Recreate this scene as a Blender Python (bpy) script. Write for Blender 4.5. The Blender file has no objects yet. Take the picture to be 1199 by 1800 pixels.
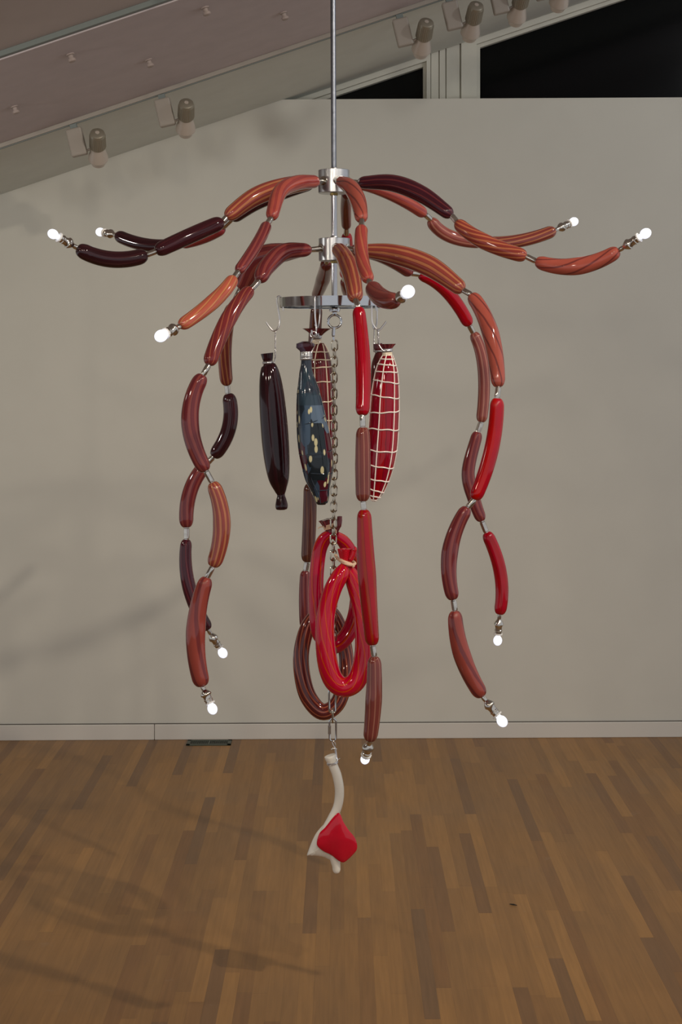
import bpy, bmesh, math, random
from mathutils import Vector, Matrix
random.seed(7)
PI = math.pi
col = bpy.context.scene.collection
sc = bpy.context.scene

# ------------------------------------------------------------------ camera
F = 2600.0; HX, HY = 599.5, 630.0; EYE = 2.35
ROLL = math.radians(-0.3)
cam_data = bpy.data.cameras.new('camera'); cam = bpy.data.objects.new('camera', cam_data); col.objects.link(cam)
cam_data.sensor_fit = 'AUTO'; cam_data.sensor_width = 36.0; cam_data.lens = F/1800*36
cam_data.shift_y = -(900-HY)/1800; cam_data.clip_start = .05
R3 = Matrix.Rotation(math.radians(90), 3, 'X') @ Matrix.Rotation(ROLL, 3, 'Z')
cam.matrix_world = Matrix.Translation((0, 0, EYE)) @ R3.to_4x4()
sc.camera = cam
YC = 5.42                                             # distance of the chandelier's pole
def ray(px, py): return R3 @ Vector(((px-HX)/F, (HY-py)/F, -1))
def at(px, py, Y): return Vector((0, 0, EYE)) + ray(px, py)*Y
def P(px, py, d=0.0): return at(px, py, YC+d)
def W(rpx, d=0.0): return rpx*(YC+d)/F

# ------------------------------------------------------------------ materials
def lin(c): return tuple(((v/255)/12.92 if v/255 <= .04045 else ((v/255+.055)/1.055)**2.4) for v in c)
lin0 = lin
def new_mat(name):
    m = bpy.data.materials.new(name); m.use_nodes = True
    nt = m.node_tree; b = nt.nodes['Principled BSDF']; return m, nt, b
def plain(name, c, rough=.5, metal=0.0, coat=0.0, noise=0.0, scale=20, emit=None, es=0, spec=.5):
    m, nt, b = new_mat(name); c = lin(c)
    b.inputs['Roughness'].default_value = rough; b.inputs['Metallic'].default_value = metal
    b.inputs['Coat Weight'].default_value = coat; b.inputs['Coat Roughness'].default_value = .04
    b.inputs['Specular IOR Level'].default_value = spec
    if noise:
        tc = nt.nodes.new('ShaderNodeTexCoord'); n = nt.nodes.new('ShaderNodeTexNoise'); n.inputs['Scale'].default_value = scale
        n.inputs['Detail'].default_value = 4
        nt.links.new(tc.outputs['Object'], n.inputs['Vector'])
        r = nt.nodes.new('ShaderNodeValToRGB'); nt.links.new(n.outputs['Fac'], r.inputs['Fac'])
        r.color_ramp.elements[0].position = .3; r.color_ramp.elements[1].position = .7
        r.color_ramp.elements[0].color = (*[v*(1-noise) for v in c], 1); r.color_ramp.elements[1].color = (*[min(1, v*(1+noise)) for v in c], 1)
        nt.links.new(r.outputs['Color'], b.inputs['Base Color'])
    else: b.inputs['Base Color'].default_value = (*c, 1)
    if emit: b.inputs['Emission Color'].default_value = (*lin(emit), 1); b.inputs['Emission Strength'].default_value = es
    return m
def math_node(nt, op, a, b_=None, c_=None):
    n = nt.nodes.new('ShaderNodeMath'); n.operation = op
    for i, v in enumerate((a, b_, c_)):
        if v is None: continue
        if isinstance(v, (int, float)): n.inputs[i].default_value = v
        else: nt.links.new(v, n.inputs[i])
    return n.outputs[0]
def glass(name, c1, c2=None, n=9, twist=0.0, w=.35, line=None, rough=.07, mottled=.18):
    """Glossy opaque blown glass, base colour c1 with canes of colour c2 running along the tube."""
    m, nt, b = new_mat(name); L = nt.links; DK = .74
    lin = lambda c: tuple(v*DK for v in lin0(c))
    uv = nt.nodes.new('ShaderNodeUVMap'); sep = nt.nodes.new('ShaderNodeSeparateXYZ'); L.new(uv.outputs['UV'], sep.inputs[0])
    tc = nt.nodes.new('ShaderNodeTexCoord'); no = nt.nodes.new('ShaderNodeTexNoise'); no.inputs['Scale'].default_value = 14
    L.new(tc.outputs['Object'], no.inputs['Vector'])
    if c2 is not None:
        wob = math_node(nt, 'MULTIPLY_ADD', no.outputs['Fac'], .22, 0)
        t = math_node(nt, 'MULTIPLY_ADD', sep.outputs[1], twist*n, wob)
        f = math_node(nt, 'FRACT', math_node(nt, 'MULTIPLY_ADD', sep.outputs[0], n, t))
        r = nt.nodes.new('ShaderNodeValToRGB'); L.new(f, r.inputs['Fac'])
        e = r.color_ramp.elements; a = lin(c1); s = lin(c2); d = lin(line) if line else tuple(v*.55 for v in a)
        e[0].position = 0; e[0].color = (*a, 1); e[1].position = 1; e[1].color = (*a, 1)
        for p, cc in ((.5-w/2-.10, a), (.5-w/2-.05, d), (.5-w/2+.02, s), (.5+w/2-.02, s), (.5+w/2+.05, a)):
            k = e.new(max(.01, min(.99, p))); k.color = (*cc, 1)
        src = r.outputs['Color']
    else:
        rgb = nt.nodes.new('ShaderNodeRGB'); rgb.outputs[0].default_value = (*lin(c1), 1); src = rgb.outputs[0]
    hs = nt.nodes.new('ShaderNodeHueSaturation'); L.new(src, hs.inputs['Color']); hs.inputs['Saturation'].default_value = 1.06 if c1[0] > 150 and c1[1] < 40 else .93
    L.new(math_node(nt, 'MULTIPLY_ADD', no.outputs['Fac'], mottled*2, 1-mottled), hs.inputs['Value'])
    L.new(hs.outputs[0], b.inputs['Base Color'])
    b.inputs['Roughness'].default_value = rough; b.inputs['Specular IOR Level'].default_value = .5
    return m
CHROME = plain('polished_chrome', (205, 208, 210), .09, 1)
NICKEL = plain('polished_nickel', (208, 204, 194), .14, 1, noise=.12, scale=60)
ALU = plain('brushed_aluminium', (190, 193, 196), .3, 1, noise=.08, scale=40)
GALV = plain('galvanised_pipe', (120, 125, 134), .38, 1, noise=.15, scale=70)
STEEL = plain('steel_wire', (222, 222, 222), .3, 1)
CHAINM = plain('nickel_chain', (196, 188, 170), .16, 1)
BRASS = plain('aged_brass', (150, 130, 80), .3, 1)
CERAMIC = plain('white_ceramic', (232, 232, 228), .35)
BULB = plain('lit_bulb', (255, 255, 255), .3, emit=(226, 234, 255), es=1.05)
CREAM = plain('cream_glass_string', (236, 220, 192), .22, coat=.5)
WHITE_STR = plain('white_glass_string', (255, 244, 232), .22, coat=.5)
TWINE = plain('pale_twine', (226, 190, 158), .45)
BONE = plain('ivory_glass', (232, 227, 212), .1, noise=.05, scale=9)
MEAT = plain('glossy_red_glass', (196, 12, 40), .06, noise=.12, scale=12)

# ------------------------------------------------------------------ mesh helpers
def smooth_path(pts, per=10):
    """Catmull-Rom through tuples of any length."""
    out = []; n = len(pts)
    if n == 2:
        return [tuple(a+(b-a)*k/per for a, b in zip(pts[0], pts[1])) for k in range(per+1)]
    for i in range(n-1):
        p0 = pts[i-1] if i else tuple(2*a-b for a, b in zip(pts[0], pts[1]))
        p1, p2 = pts[i], pts[i+1]
        p3 = pts[i+2] if i+2 < n else tuple(2*a-b for a, b in zip(pts[-1], pts[-2]))
        for k in range(per):
            t = k/per
            out.append(tuple(.5*(2*b+(c-a)*t+(2*a-5*b+4*c-d)*t*t+(3*b-a-3*c+d)*t**3) for a, b, c, d in zip(p0, p1, p2, p3)))
    out.append(tuple(pts[-1])); return out
def frames(pts, closed=False, up=None):
    n = len(pts); T = []
    for i in range(n):
        a = pts[(i-1) % n] if (closed or i) else pts[0]; b = pts[(i+1) % n] if (closed or i < n-1) else pts[-1]
        T.append((b-a).normalized())
    ref = up or Vector((0, 1, 0))
    if abs(T[0].dot(ref)) > .9: ref = Vector((0, 0, 1)) if abs(T[0].z) < .9 else Vector((1, 0, 0))
    N = [(ref-T[0]*ref.dot(T[0])).normalized()]
    for i in range(1, n):
        v = N[-1]-T[i]*N[-1].dot(T[i]); N.append(v.normalized() if v.length > 1e-6 else N[-1])
    return T, N, [t.cross(m) for t, m in zip(T, N)]
def add_tube(bm, pts, radii, seg=14, closed=False, caps=True, mod=None, flat=1.0):
    pts = [Vector(p) for p in pts]; n = len(pts)
    if isinstance(radii, (int, float)): radii = [radii]*n
    T, N, B = frames(pts, closed); uvl = bm.loops.layers.uv.verify()
    acc = [0.0]
    for i in range(1, n): acc.append(acc[-1]+(pts[i]-pts[i-1]).length)
    tot = acc[-1] or 1; rings = []
    for i in range(n):
        rg = []
        for k in range(seg):
            a = 2*PI*k/seg; r = radii[i]*(1+(mod[i]*math.cos(mod[-1]*a) if mod else 0))
            rg.append(bm.verts.new(pts[i]+N[i]*math.cos(a)*r*flat+B[i]*math.sin(a)*r))
        rings.append(rg)
    for i in range(n if closed else n-1):
        j = (i+1) % n
        for k in range(seg):
            q = (k+1) % seg
            f = bm.faces.new((rings[i][k], rings[i][q], rings[j][q], rings[j][k])); f.smooth = True
            vj = acc[j] if j else tot*1.0001
            for lp, (uu, vv) in zip(f.loops, ((k, acc[i]), (k+1, acc[i]), (k+1, vj), (k, vj))): lp[uvl].uv = (uu/seg, vv/tot)
    if caps and not closed:
        for rg, v, rev in ((rings[0], 0, False), (rings[-1], 1, True)):
            f = bm.faces.new(rg if rev else rg[::-1]); f.smooth = True
            for lp in f.loops: lp[uvl].uv = (0, v)
    return bm
def add_box(bm, c, s, rot=None):
    vs = []
    for z in (-1, 1):
        for x, y in ((-1, -1), (1, -1), (1, 1), (-1, 1)):
            v = Vector((x*s[0]/2, y*s[1]/2, z*s[2]/2))
            if rot: v = rot @ v
            vs.append(bm.verts.new(Vector(c)+v))
    for f in ((3, 2, 1, 0), (4, 5, 6, 7), (0, 1, 5, 4), (1, 2, 6, 5), (2, 3, 7, 6), (3, 0, 4, 7)): bm.faces.new([vs[i] for i in f])
    return bm
def add_prism(bm, poly, vec):
    a = [bm.verts.new(p) for p in poly]; b = [bm.verts.new(Vector(p)+vec) for p in poly]; n = len(a)
    bm.faces.new(a); bm.faces.new(b[::-1])
    for i in range(n): bm.faces.new((a[i], b[i], b[(i+1) % n], a[(i+1) % n]))
    return bm
def obj(name, bm, mat, parent=None, label=None, bevel=0):
    bmesh.ops.recalc_face_normals(bm, faces=bm.faces)
    for e in bm.edges:
        if len(e.link_faces) == 2 and e.calc_face_angle(0) > math.radians(38): e.smooth = False
    root = parent
    while root and root.parent: root = root.parent
    if root: bmesh.ops.translate(bm, vec=-root.location, verts=bm.verts)   # local coordinates of the thing
    me = bpy.data.meshes.new(name); bm.to_mesh(me); bm.free(); me.materials.append(mat)
    o = bpy.data.objects.new(name, me); col.objects.link(o)
    if parent: o.parent = parent
    if label: o['label'] = label
    if bevel:
        md = o.modifiers.new('bevel', 'BEVEL'); md.width = bevel; md.segments = 2; md.limit_method = 'ANGLE'
    return o
def tag(o, label=None, cat=None, group=None, kind=None):
    for k, v in (('label', label), ('category', cat), ('group', group), ('kind', kind)):
        if v: o[k] = v
    return o
def thing(name, loc, label, cat, group=None):
    o = bpy.data.objects.new(name, None); col.objects.link(o); o.empty_display_size = .05; o.location = loc
    return tag(o, label, cat, group)
def nb(): return bmesh.new()
def lathe(bm, a, b, prof, seg=20):
    """prof: (distance from a along a->b, radius)"""
    ax = (b-a).normalized(); return add_tube(bm, [a+ax*t for t, r in prof], [r for t, r in prof], seg)
def coil(bm, c, ax, r, turns, wr, pitch, seg=6, fx=1.0):
    ax = ax.normalized(); n = ax.orthogonal().normalized(); b = ax.cross(n); pts = []
    for i in range(int(turns*20)+1):
        a = 2*PI*i/20; pts.append(c+n*math.cos(a)*r+b*math.sin(a)*r+ax*pitch*i/20)
    return add_tube(bm, pts, wr, seg)
def twisted(bm, a, b, r=.0019, wr=.0016, turns=6):
    ax = (b-a); n = ax.orthogonal().normalized(); q = ax.normalized().cross(n)
    for ph in (0, PI):
        add_tube(bm, [a+ax*(i/40)+(n*math.cos(ph+2*PI*turns*i/40)+q*math.sin(ph+2*PI*turns*i/40))*r for i in range(41)], wr, 6)
    return bm

# ------------------------------------------------------------------ setting
WALLC = plain('wall_paint', (206, 204, 192), .75, noise=.02, scale=3)
BASEC = plain('baseboard_paint', (210, 206, 196), .5)
CEIL_B = plain('ceiling_beige_paint', (182, 172, 166), .8, noise=.03, scale=5)
CEIL_M = plain('ceiling_panel_paint', (188, 178, 178), .75, noise=.04, scale=9)
CEIL_G = plain('ceiling_border_paint', (206, 210, 202), .75, noise=.03, scale=6)
TRIMC = plain('window_trim_paint', (206, 204, 190), .6, noise=.03, scale=8)
TEAL = plain('grey_green_edge_paint', (112, 120, 116), .6)
GAP_SHADE = plain('painted_seam_shade', (22, 20, 18), .9)  # near-black colour that paints in the shade of the ceiling seam
NIGHT = plain('night_window_glass', (4, 6, 7), .12, spec=.2)
TRACKC = plain('off_white_track_enamel', (150, 142, 131), .45)
LAMPW = plain('cream_lamp_enamel', (176, 165, 152), .35, coat=.2)
LAMPG = plain('ribbed_grey_metal', (150, 144, 128), .35, .5)
YW = 9.15
pa, pb = at(0, 340, YW), at(490, 175, YW)
SL = (pb.z-pa.z)/(pb.x-pa.x); C0 = pa.z-SL*pa.x
def cz(x): return C0+SL*x
def on_ceiling(px, py, off=0.0):
    r = ray(px, py); t = (C0-off-EYE)/(r.z-SL*r.x); return Vector((0, 0, EYE))+r*t
def on_floor(px, py):
    r = ray(px, py); return Vector((0, 0, EYE))+r*(-EYE/r.z)

# floor with procedural strips running away from the camera
def floor_mat():
    m, nt, b = new_mat('oak_strip_floor'); L = nt.links
    tc = nt.nodes.new('ShaderNodeTexCoord'); sep = nt.nodes.new('ShaderNodeSeparateXYZ'); L.new(tc.outputs['Object'], sep.inputs[0])
    X, Y = sep.outputs[0], sep.outputs[1]
    cx = math_node(nt, 'DIVIDE', X, .057); ix = math_node(nt, 'FLOOR', cx)
    w1 = nt.nodes.new('ShaderNodeTexWhiteNoise'); w1.noise_dimensions = '1D'; L.new(ix, w1.inputs['W'])
    yy = math_node(nt, 'ADD', math_node(nt, 'DIVIDE', Y, 1.05), math_node(nt, 'MULTIPLY', w1.outputs[0], 7.3))
    iy = math_node(nt, 'FLOOR', yy)
    comb = nt.nodes.new('ShaderNodeCombineXYZ'); L.new(ix, comb.inputs[0]); L.new(iy, comb.inputs[1])
    w2 = nt.nodes.new('ShaderNodeTexWhiteNoise'); w2.noise_dimensions = '3D'; L.new(comb.outputs[0], w2.inputs['Vector'])
    ramp = nt.nodes.new('ShaderNodeValToRGB'); L.new(w2.outputs[0], ramp.inputs['Fac'])
    e = ramp.color_ramp.elements
    e[0].position = 0; e[0].color = (*lin((120, 90, 60)), 1); e[1].position = 1; e[1].color = (*lin((158, 116, 66)), 1)
    for p, c in ((.12, (130, 93, 56)), (.3, (139, 102, 60)), (.75, (146, 107, 62))): k = e.new(p); k.color = (*lin(c), 1)
    # grain
    mp = nt.nodes.new('ShaderNodeMapping'); mp.inputs['Scale'].default_value = (70, 3.5, 1); L.new(tc.outputs['Object'], mp.inputs[0])
    g = nt.nodes.new('ShaderNodeTexNoise'); g.inputs['Scale'].default_value = 1; g.inputs['Detail'].default_value = 6; L.new(mp.outputs[0], g.inputs['Vector'])
    st = nt.nodes.new('ShaderNodeTexNoise'); st.inputs['Scale'].default_value = 1.6; st.inputs['Detail'].default_value = 5; L.new(tc.outputs['Object'], st.inputs['Vector'])
    hs = nt.nodes.new('ShaderNodeHueSaturation'); L.new(ramp.outputs[0], hs.inputs['Color'])
    v = math_node(nt, 'MULTIPLY_ADD', g.outputs['Fac'], .5, .55); v = math_node(nt, 'ADD', v, math_node(nt, 'MULTIPLY', st.outputs['Fac'], .4))
    fx = math_node(nt, 'FRACT', cx); edge = math_node(nt, 'LESS_THAN', fx, .025)
    fy = math_node(nt, 'FRACT', yy); e2 = math_node(nt, 'LESS_THAN', fy, .003)
    seam = math_node(nt, 'MAXIMUM', edge, e2)
    v = math_node(nt, 'MULTIPLY', v, math_node(nt, 'MULTIPLY_ADD', seam, -.16, 1.0))
    L.new(v, hs.inputs['Value'])
    # pale scuffs
    sn = nt.nodes.new('ShaderNodeTexNoise'); sn.inputs['Scale'].default_value = 7; sn.inputs['Detail'].default_value = 8; sn.inputs['Roughness'].default_value = .7; L.new(tc.outputs['Object'], sn.inputs['Vector'])
    sr = nt.nodes.new('ShaderNodeValToRGB'); L.new(sn.outputs['Fac'], sr.inputs['Fac']); sr.color_ramp.elements[0].position = .63; sr.color_ramp.elements[1].position = .85
    mx = nt.nodes.new('ShaderNodeMix'); mx.data_type = 'RGBA'; L.new(math_node(nt, 'MULTIPLY', sr.outputs[0], .5), mx.inputs[0]); L.new(hs.outputs[0], mx.inputs[6]); mx.inputs[7].default_value = (*lin((150, 135, 118)), 1)
    L.new(mx.outputs[2], b.inputs['Base Color'])
    L.new(math_node(nt, 'MULTIPLY_ADD', st.outputs['Fac'], .25, .32), b.inputs['Roughness'])
    b.inputs['Specular IOR Level'].default_value = .4
    return m
bm = nb(); add_box(bm, (0, 4.6, -.05), (12, 11.4, .1)); tag(obj('floor', bm, floor_mat()), kind='structure')
# partition wall
ztop = at(850, 173, YW).z; xk = (ztop-C0)/SL
bm = nb(); add_prism(bm, [Vector((-6, YW, 0)), Vector((6, YW, 0)), Vector((6, YW, ztop)), Vector((xk, YW, ztop)), Vector((-6, YW, cz(-6)))], Vector((0, .1, 0)))
tag(obj('wall_back', bm, WALLC), kind='structure')
bx = at(272, 1285, YW).x
for x0, x1 in ((-6, bx-.0015), (bx+.0015, 6)):
    bm = nb(); add_box(bm, ((x0+x1)/2, YW-.009, .048), (x1-x0, .018, .096)); tag(obj('baseboard_back', bm, BASEC, bevel=.004), kind='structure')
bm = nb(); add_box(bm, (0, YW-.006, .0985), (12, .012, .002)); tag(obj('trim_8', bm, plain('painted_gap_shadow', (96, 90, 82), .8)), kind='structure')  # thin strip, the gap shadow above the baseboard put into its colour
def slope_slab(y0, y1, off, th, x0=-6.0, x1=6.0):
    """slab following the pitch, its underside `off` below the ceiling plane"""
    bm = nb(); add_prism(bm, [Vector((x0, y0, cz(x0)-off)), Vector((x0, y1, cz(x0)-off)), Vector((x1, y1, cz(x1)-off)), Vector((x1, y0, cz(x1)-off))], Vector((0, 0, th))); return bm
Y_EDGE = on_ceiling(160, 52, .03).y; Y_TR = on_ceiling(0, 252, .03).y
print('edge', Y_EDGE, 'track', Y_TR)
tag(obj('ceiling', slope_slab(-1.2, 9.45, 0, .12), CEIL_B), kind='structure')
tag(obj('trim_1', slope_slab(Y_EDGE, Y_TR, .03, .029), CEIL_M), kind='structure')
tag(obj('trim_2', slope_slab(Y_TR+.05, YW+.13, .008, .007), CEIL_G), kind='structure')
tag(obj('trim_3', slope_slab(Y_EDGE-.035, Y_EDGE-.004, .024, .023), TEAL), kind='structure')
# gable with windows behind the partition
YG = YW+.14
def l0(x): return 137-.336*(x-600)
def l1(x): return 165-.3345*(x-600)
def gp(poly, y0, y1): return add_prism(nb(), [at(x, y, y0) for x, y in poly], Vector((0, y1-y0, 0)))
XR = 1700
tag(obj('wall_rear', gp([(330, l0(330)+2), (XR, l0(XR)+2), (XR, l1(XR)-9), (840, l1(840)-9), (840, 260), (750, 260), (750, l1(750)-9), (330, l1(330)-9)], YG+.03, YG+.12), TRIMC), kind='structure')
tag(obj('trim_4', gp([(330, l0(330)-5), (330, l0(330)+1), (XR, l0(XR)+1), (XR, l0(XR)-5)], YG+.04, YG+.1), GAP_SHADE), kind='structure')  # added dark strip, stands in for shade between ceiling and gable
for i, p in enumerate(([(758, 230), (758, l0(758)+4), (771, l0(771)+4), (771, 230)], [(773, 230), (773, l0(773)+4), (783, l0(783)+4), (783, 230)], [(785, 230), (785, l0(785)+4), (808, l0(808)+4), (808, 230)])):
    tag(obj('trim_%d' % (5+i), gp(p, YG+.012-.004*(i % 2), YG+.031), TRIMC), kind='structure')
for nme, outer, inner, glassp in (
        ('window_1', [(330, l0(330)+5), (757, l0(757)+5), (757, 260), (750, 260), (750, l1(750)-8), (330, l1(330)-8)], [(330, l1(330)-8), (750, l1(750)-8), (750, 260), (744, 260), (744, l1(744)+.5), (330, l1(330)+.5)], [(330, l1(330)-6), (752, l1(752)-6), (752, 275), (330, 275)]),
        ('window_2', [(811, 230), (811, l0(811)+5), (XR, l0(XR)+5), (XR, l1(XR)-8), (838, l1(838)-8), (838, 230)], [(838, 230), (838, l1(838)-8), (XR, l1(XR)-8), (XR, l1(XR)), (844, l1(844)), (844, 230)], [(836, 260), (836, l1(836)-6), (XR, l1(XR)-6), (XR, 260)])):
    fr = obj(nme, gp(outer, YG, YG+.03), TRIMC); tag(fr, kind='structure')
    obj('window_frame', gp(inner, YG+.035, YG+.1), TRIMC, fr)
    obj('pane', gp(glassp, YG+.085, YG+.095), NIGHT, fr)

# things on the ceiling
th_a = math.atan(SL); RS = Matrix.Rotation(-th_a, 3, 'Y')
bm = nb(); add_prism(bm, [Vector((-5.9, Y_TR+.004, cz(-5.9)-.052)), Vector((-5.9, Y_TR+.046, cz(-5.9)-.052)), Vector((5.9, Y_TR+.046, cz(5.9)-.052)), Vector((5.9, Y_TR+.004, cz(5.9)-.052))], Vector((0, 0, .043)))
tr = obj('lighting_track', bm, TRACKC); tag(tr, 'long off-white lighting track fixed along the sloping ceiling beside the grey panel', 'lighting track')
bm = nb(); add_prism(bm, [Vector((-5.9, Y_TR+.018, cz(-5.9)-.056)), Vector((-5.9, Y_TR+.03, cz(-5.9)-.056)), Vector((5.9, Y_TR+.03, cz(5.9)-.056)), Vector((5.9, Y_TR+.018, cz(5.9)-.056))], Vector((0, 0, .004)))
obj('track_slot', bm, TEAL, tr)
KN = plain('knob_paint', (150, 136, 128), .5)
for px, py, lb in ((25, 187, 'small round knob on the ceiling panel, furthest left and lowest of five'), (123, 95, 'small round ceiling knob just right of the lowest one, near the dark edge strip'),
                   (261, 105, 'small round knob on the ceiling panel above the second spotlight from the left'), (360, 13, 'small round knob on the ceiling panel at the very top, nearest the dark edge strip'),
                   (498, 22, 'small round knob on the ceiling panel, furthest right, nearest the chandelier pole')):
    p = on_ceiling(px, py, .03); bm = nb(); nrm = Vector((SL, 0, -1)).normalized()
    lathe(bm, p-nrm*.001, p+nrm*.04, [(0, .019), (.006, .019), (.008, .011), (.022, .011), (.024, .017), (.034, .017), (.037, .013), (.0371, .002)], 16)
    tag(obj('ceiling_knob', bm, KN), lb, 'knob', 'knobs on the ceiling panel')
# track spotlights
def make_spot(lb):
    YL = Y_TR+.025; k = YL/F
    o = at(135, 250, YL); t = thing('track_spotlight', o, lb, 'spotlight', 'spotlights on the ceiling track')
    R = Matrix.Rotation(-math.radians(13), 3, 'Y')
    bm = nb(); add_box(bm, o, (.082, .05, .145), R); obj('adapter_box', bm, TRACKC, t, bevel=.008)
    zt = cz(o.x-.02)-.053
    bm = nb(); q = o+R @ Vector((0, 0, .07)); add_box(bm, Vector((q.x, YL, (q.z+zt)/2)), (.035, .03, abs(zt-q.z)), R); obj('mounting_clip', bm, TEAL, t)
    c0 = at(171, 233, YL-.08); c1 = at(173, 287, YL+.10); ax = (c1-c0).normalized(); Lh = (c1-c0).length
    bm = nb()
    lathe(bm, c0, c1, [(0, .012), (.001, .030), (.006, .037), (.02, .040), (.45*Lh, .042), (.46*Lh, .036), (.55*Lh, .034)], 28)
    n = ax.orthogonal().normalized(); b_ = ax.cross(n)
    for i in range(28):
        a = 2*PI*i/28; d = n*math.cos(a)+b_*math.sin(a)
        add_tube(bm, [c0+ax*.02+d*.040, c0+ax*.44*Lh+d*.042], .002, 4)
    body = obj('lamp_body', bm, LAMPG, t)
    bm = nb(); lathe(bm, c0-ax*.003, c1, [(0, .004), (.0005, .011), (.003, .011), (.0035, .004)], 16); obj('end_cap', bm, LAMPW, body)
    bm = nb(); lathe(bm, c0, c1, [(.47*Lh, .034), (.5*Lh, .036), (.6*Lh, .04), (.74*Lh, .049), (.84*Lh, .052), (.86*Lh, .046), (.94*Lh, .04), (1.0*Lh, .036), (1.003*Lh, .03), (.9*Lh, .026)], 28); obj('lamp_shade', bm, LAMPW, t)
    bm = nb(); add_tube(bm, [at(150, 266, YL), at(158, 262, YL), c0+ax*.5*Lh-Vector((.03, 0, 0))], .006, 8); obj('swivel_arm', bm, TRACKC, t)
    return t
spot = make_spot('lowest and leftmost cream track spotlight with ribbed grey back, over the wall corner')
def copy_tree(o, parent=None):
    c = o.copy(); col.objects.link(c)
    if parent: c.parent = parent
    for ch in o.children: copy_tree(ch, c)
    return c
base = at(172, 262, Y_TR+.025)
for px, lb in ((327, 'second cream track spotlight from the left, alone between the corner one and the pole'), (745, 'cream track spotlight right of the pole, in front of the left window pane'),
               (832, 'cream track spotlight directly above the wide window post, its grey back fully in view'), (914, 'cream track spotlight cut by the top edge, second from the right'),
               (989, 'rightmost cream track spotlight, only its pale shade showing at the top edge')):
    c = copy_tree(spot); x = at(px, 262-.343*(px-172), Y_TR+.025).x
    c.location = spot.location+Vector((x-base.x, 0, SL*(x-base.x))); c['label'] = lb
# floor register and splinter
p0 = on_floor(327, 1311); p1 = on_floor(408, 1301.5); GREEN = plain('dark_green_enamel', (62, 70, 58), .45); BLK = plain('duct_shade_black', (6, 8, 7), .8)
cx, cy, w, h = (p0.x+p1.x)/2, (p0.y+p1.y)/2, p1.x-p0.x, p1.y-p0.y
t = thing('floor_register', (cx, cy, 0), 'dark green metal floor register beside the baseboard', 'floor vent')
bm = nb()
for sx, sy, bw, bh in ((0, -1, w, .022), (0, 1, w, .022), (-1, 0, .022, h), (1, 0, .022, h)): add_box(bm, (cx+sx*(w/2-.011), cy+sy*(h/2-.011), .003), (bw, bh, .006))
obj('frame', bm, GREEN, t)
bm = nb(); add_box(bm, (cx, cy, .001), (w-.03, h-.03, .002)); obj('duct_opening', bm, BLK, t)  # flat plate, its black stands in for the shade inside the duct
bm = nb()
for i in range(26): add_box(bm, (cx-w/2+.028+i*(w-.056)/25, cy, .0035), (.0035, h-.04, .004))
add_box(bm, (cx, cy, .0035), (.008, h-.04, .005)); obj('slats', bm, GREEN, t)
q = on_floor(903, 1592); bm = nb(); add_tube(bm, [q+Vector((-.016, .012, .003)), q+Vector((0, .003, .004)), q+Vector((.014, -.004, .003))], [.0015, .003, .0012], 6)
tag(obj('wood_splinter', bm, plain('dark_splinter', (40, 34, 22), .8)), 'tiny dark splinter lying on the wooden floor right of the chandelier', 'splinter')

# ------------------------------------------------------------------ chandelier
ch = thing('chandelier', P(587, 532), 'large chandelier of red and maroon glass sausage arms with lit bulbs hanging from pole', 'chandelier')
def rod(x0, y0, x1, y1, r, mat, nm, lb=None, d=0):
    bm = nb(); add_tube(bm, [P(x0, y0, d), P(x1, y1, d)], W(r), 20); return obj(nm, bm, mat, ch, lb)
XP = 587
pt = P(XP, 300); bm = nb(); add_tube(bm, [pt, Vector((pt.x, pt.y, cz(pt.x)-.002))], W(4.6), 20); obj('pole', bm, GALV, ch, 'dull grey upper pipe of the pole')
bm = nb(); q = P(XP, 560); add_tube(bm, [pt, Vector((pt.x, pt.y, P(XP, 537).z))], W(5.3), 20); obj('pole', bm, CHROME, ch, 'polished lower pipe of the pole')
def vert(y): return Vector((pt.x, pt.y, P(XP, y).z))
bm = nb(); zc_ = cz(pt.x); lathe(bm, Vector((pt.x, pt.y, zc_)), vert(300), [(.0, .06), (.006, .06), (.03, .03), (.04, .014)], 24); obj('ceiling_canopy', bm, GALV, ch)
for y0, y1 in ((299, 340), (419, 459)):
    bm = nb(); lathe(bm, vert(y0), vert(y1), [(0, W(10)), (.0003, W(26.5)), (.0015, W(27.4)), (W(y1-y0)-.0015, W(27.4)), (W(y1-y0)-.0002, W(26.5)), (W(y1-y0), W(8))], 48); hub = obj('hub', bm, ALU, ch)
    bm = nb(); lathe(bm, vert(y1), vert(y1+5), [(0, W(7)), (W(3), W(7)), (W(4), W(6))], 20); obj('lock_nut', bm, BRASS, hub)
    bm = nb(); lathe(bm, vert(y0-4), vert(y0), [(0, W(6)), (W(1), W(6.5)), (W(4), W(6.5))], 20); obj('collar', bm, ALU, hub)
rr = .204; zr0, zr1 = vert(540).z, vert(523.5).z
bm = nb(); RG = 96
for i in range(RG):
    a = 2*PI*i/RG; b = 2*PI*(i+1)/RG
    def q4(r, an, z): return Vector((pt.x+r*math.cos(an), pt.y+r*math.sin(an), z))
vs = [[bm.verts.new(Vector((pt.x+r*math.cos(2*PI*i/RG), pt.y+r*math.sin(2*PI*i/RG), z))) for r, z in ((rr, zr0), (rr, zr1), (rr-.004, zr1), (rr-.004, zr0))] for i in range(RG)]
for i in range(RG):
    for k in range(4):
        f = bm.faces.new((vs[i][k], vs[(i+1) % RG][k], vs[(i+1) % RG][(k+1) % 4], vs[i][(k+1) % 4])); f.smooth = k in (0, 2)
ring = obj('hook_ring', bm, CHROME, ch, 'flat polished ring band carrying the hooks')
for p in ring.data.polygons: pass
bm = nb()
for a in (PI/6, PI/6+PI/2): add_box(bm, (pt.x, pt.y, zr0+.004), (2*rr-.006, .02, .005), Matrix.Rotation(a, 3, 'Z'))
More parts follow.
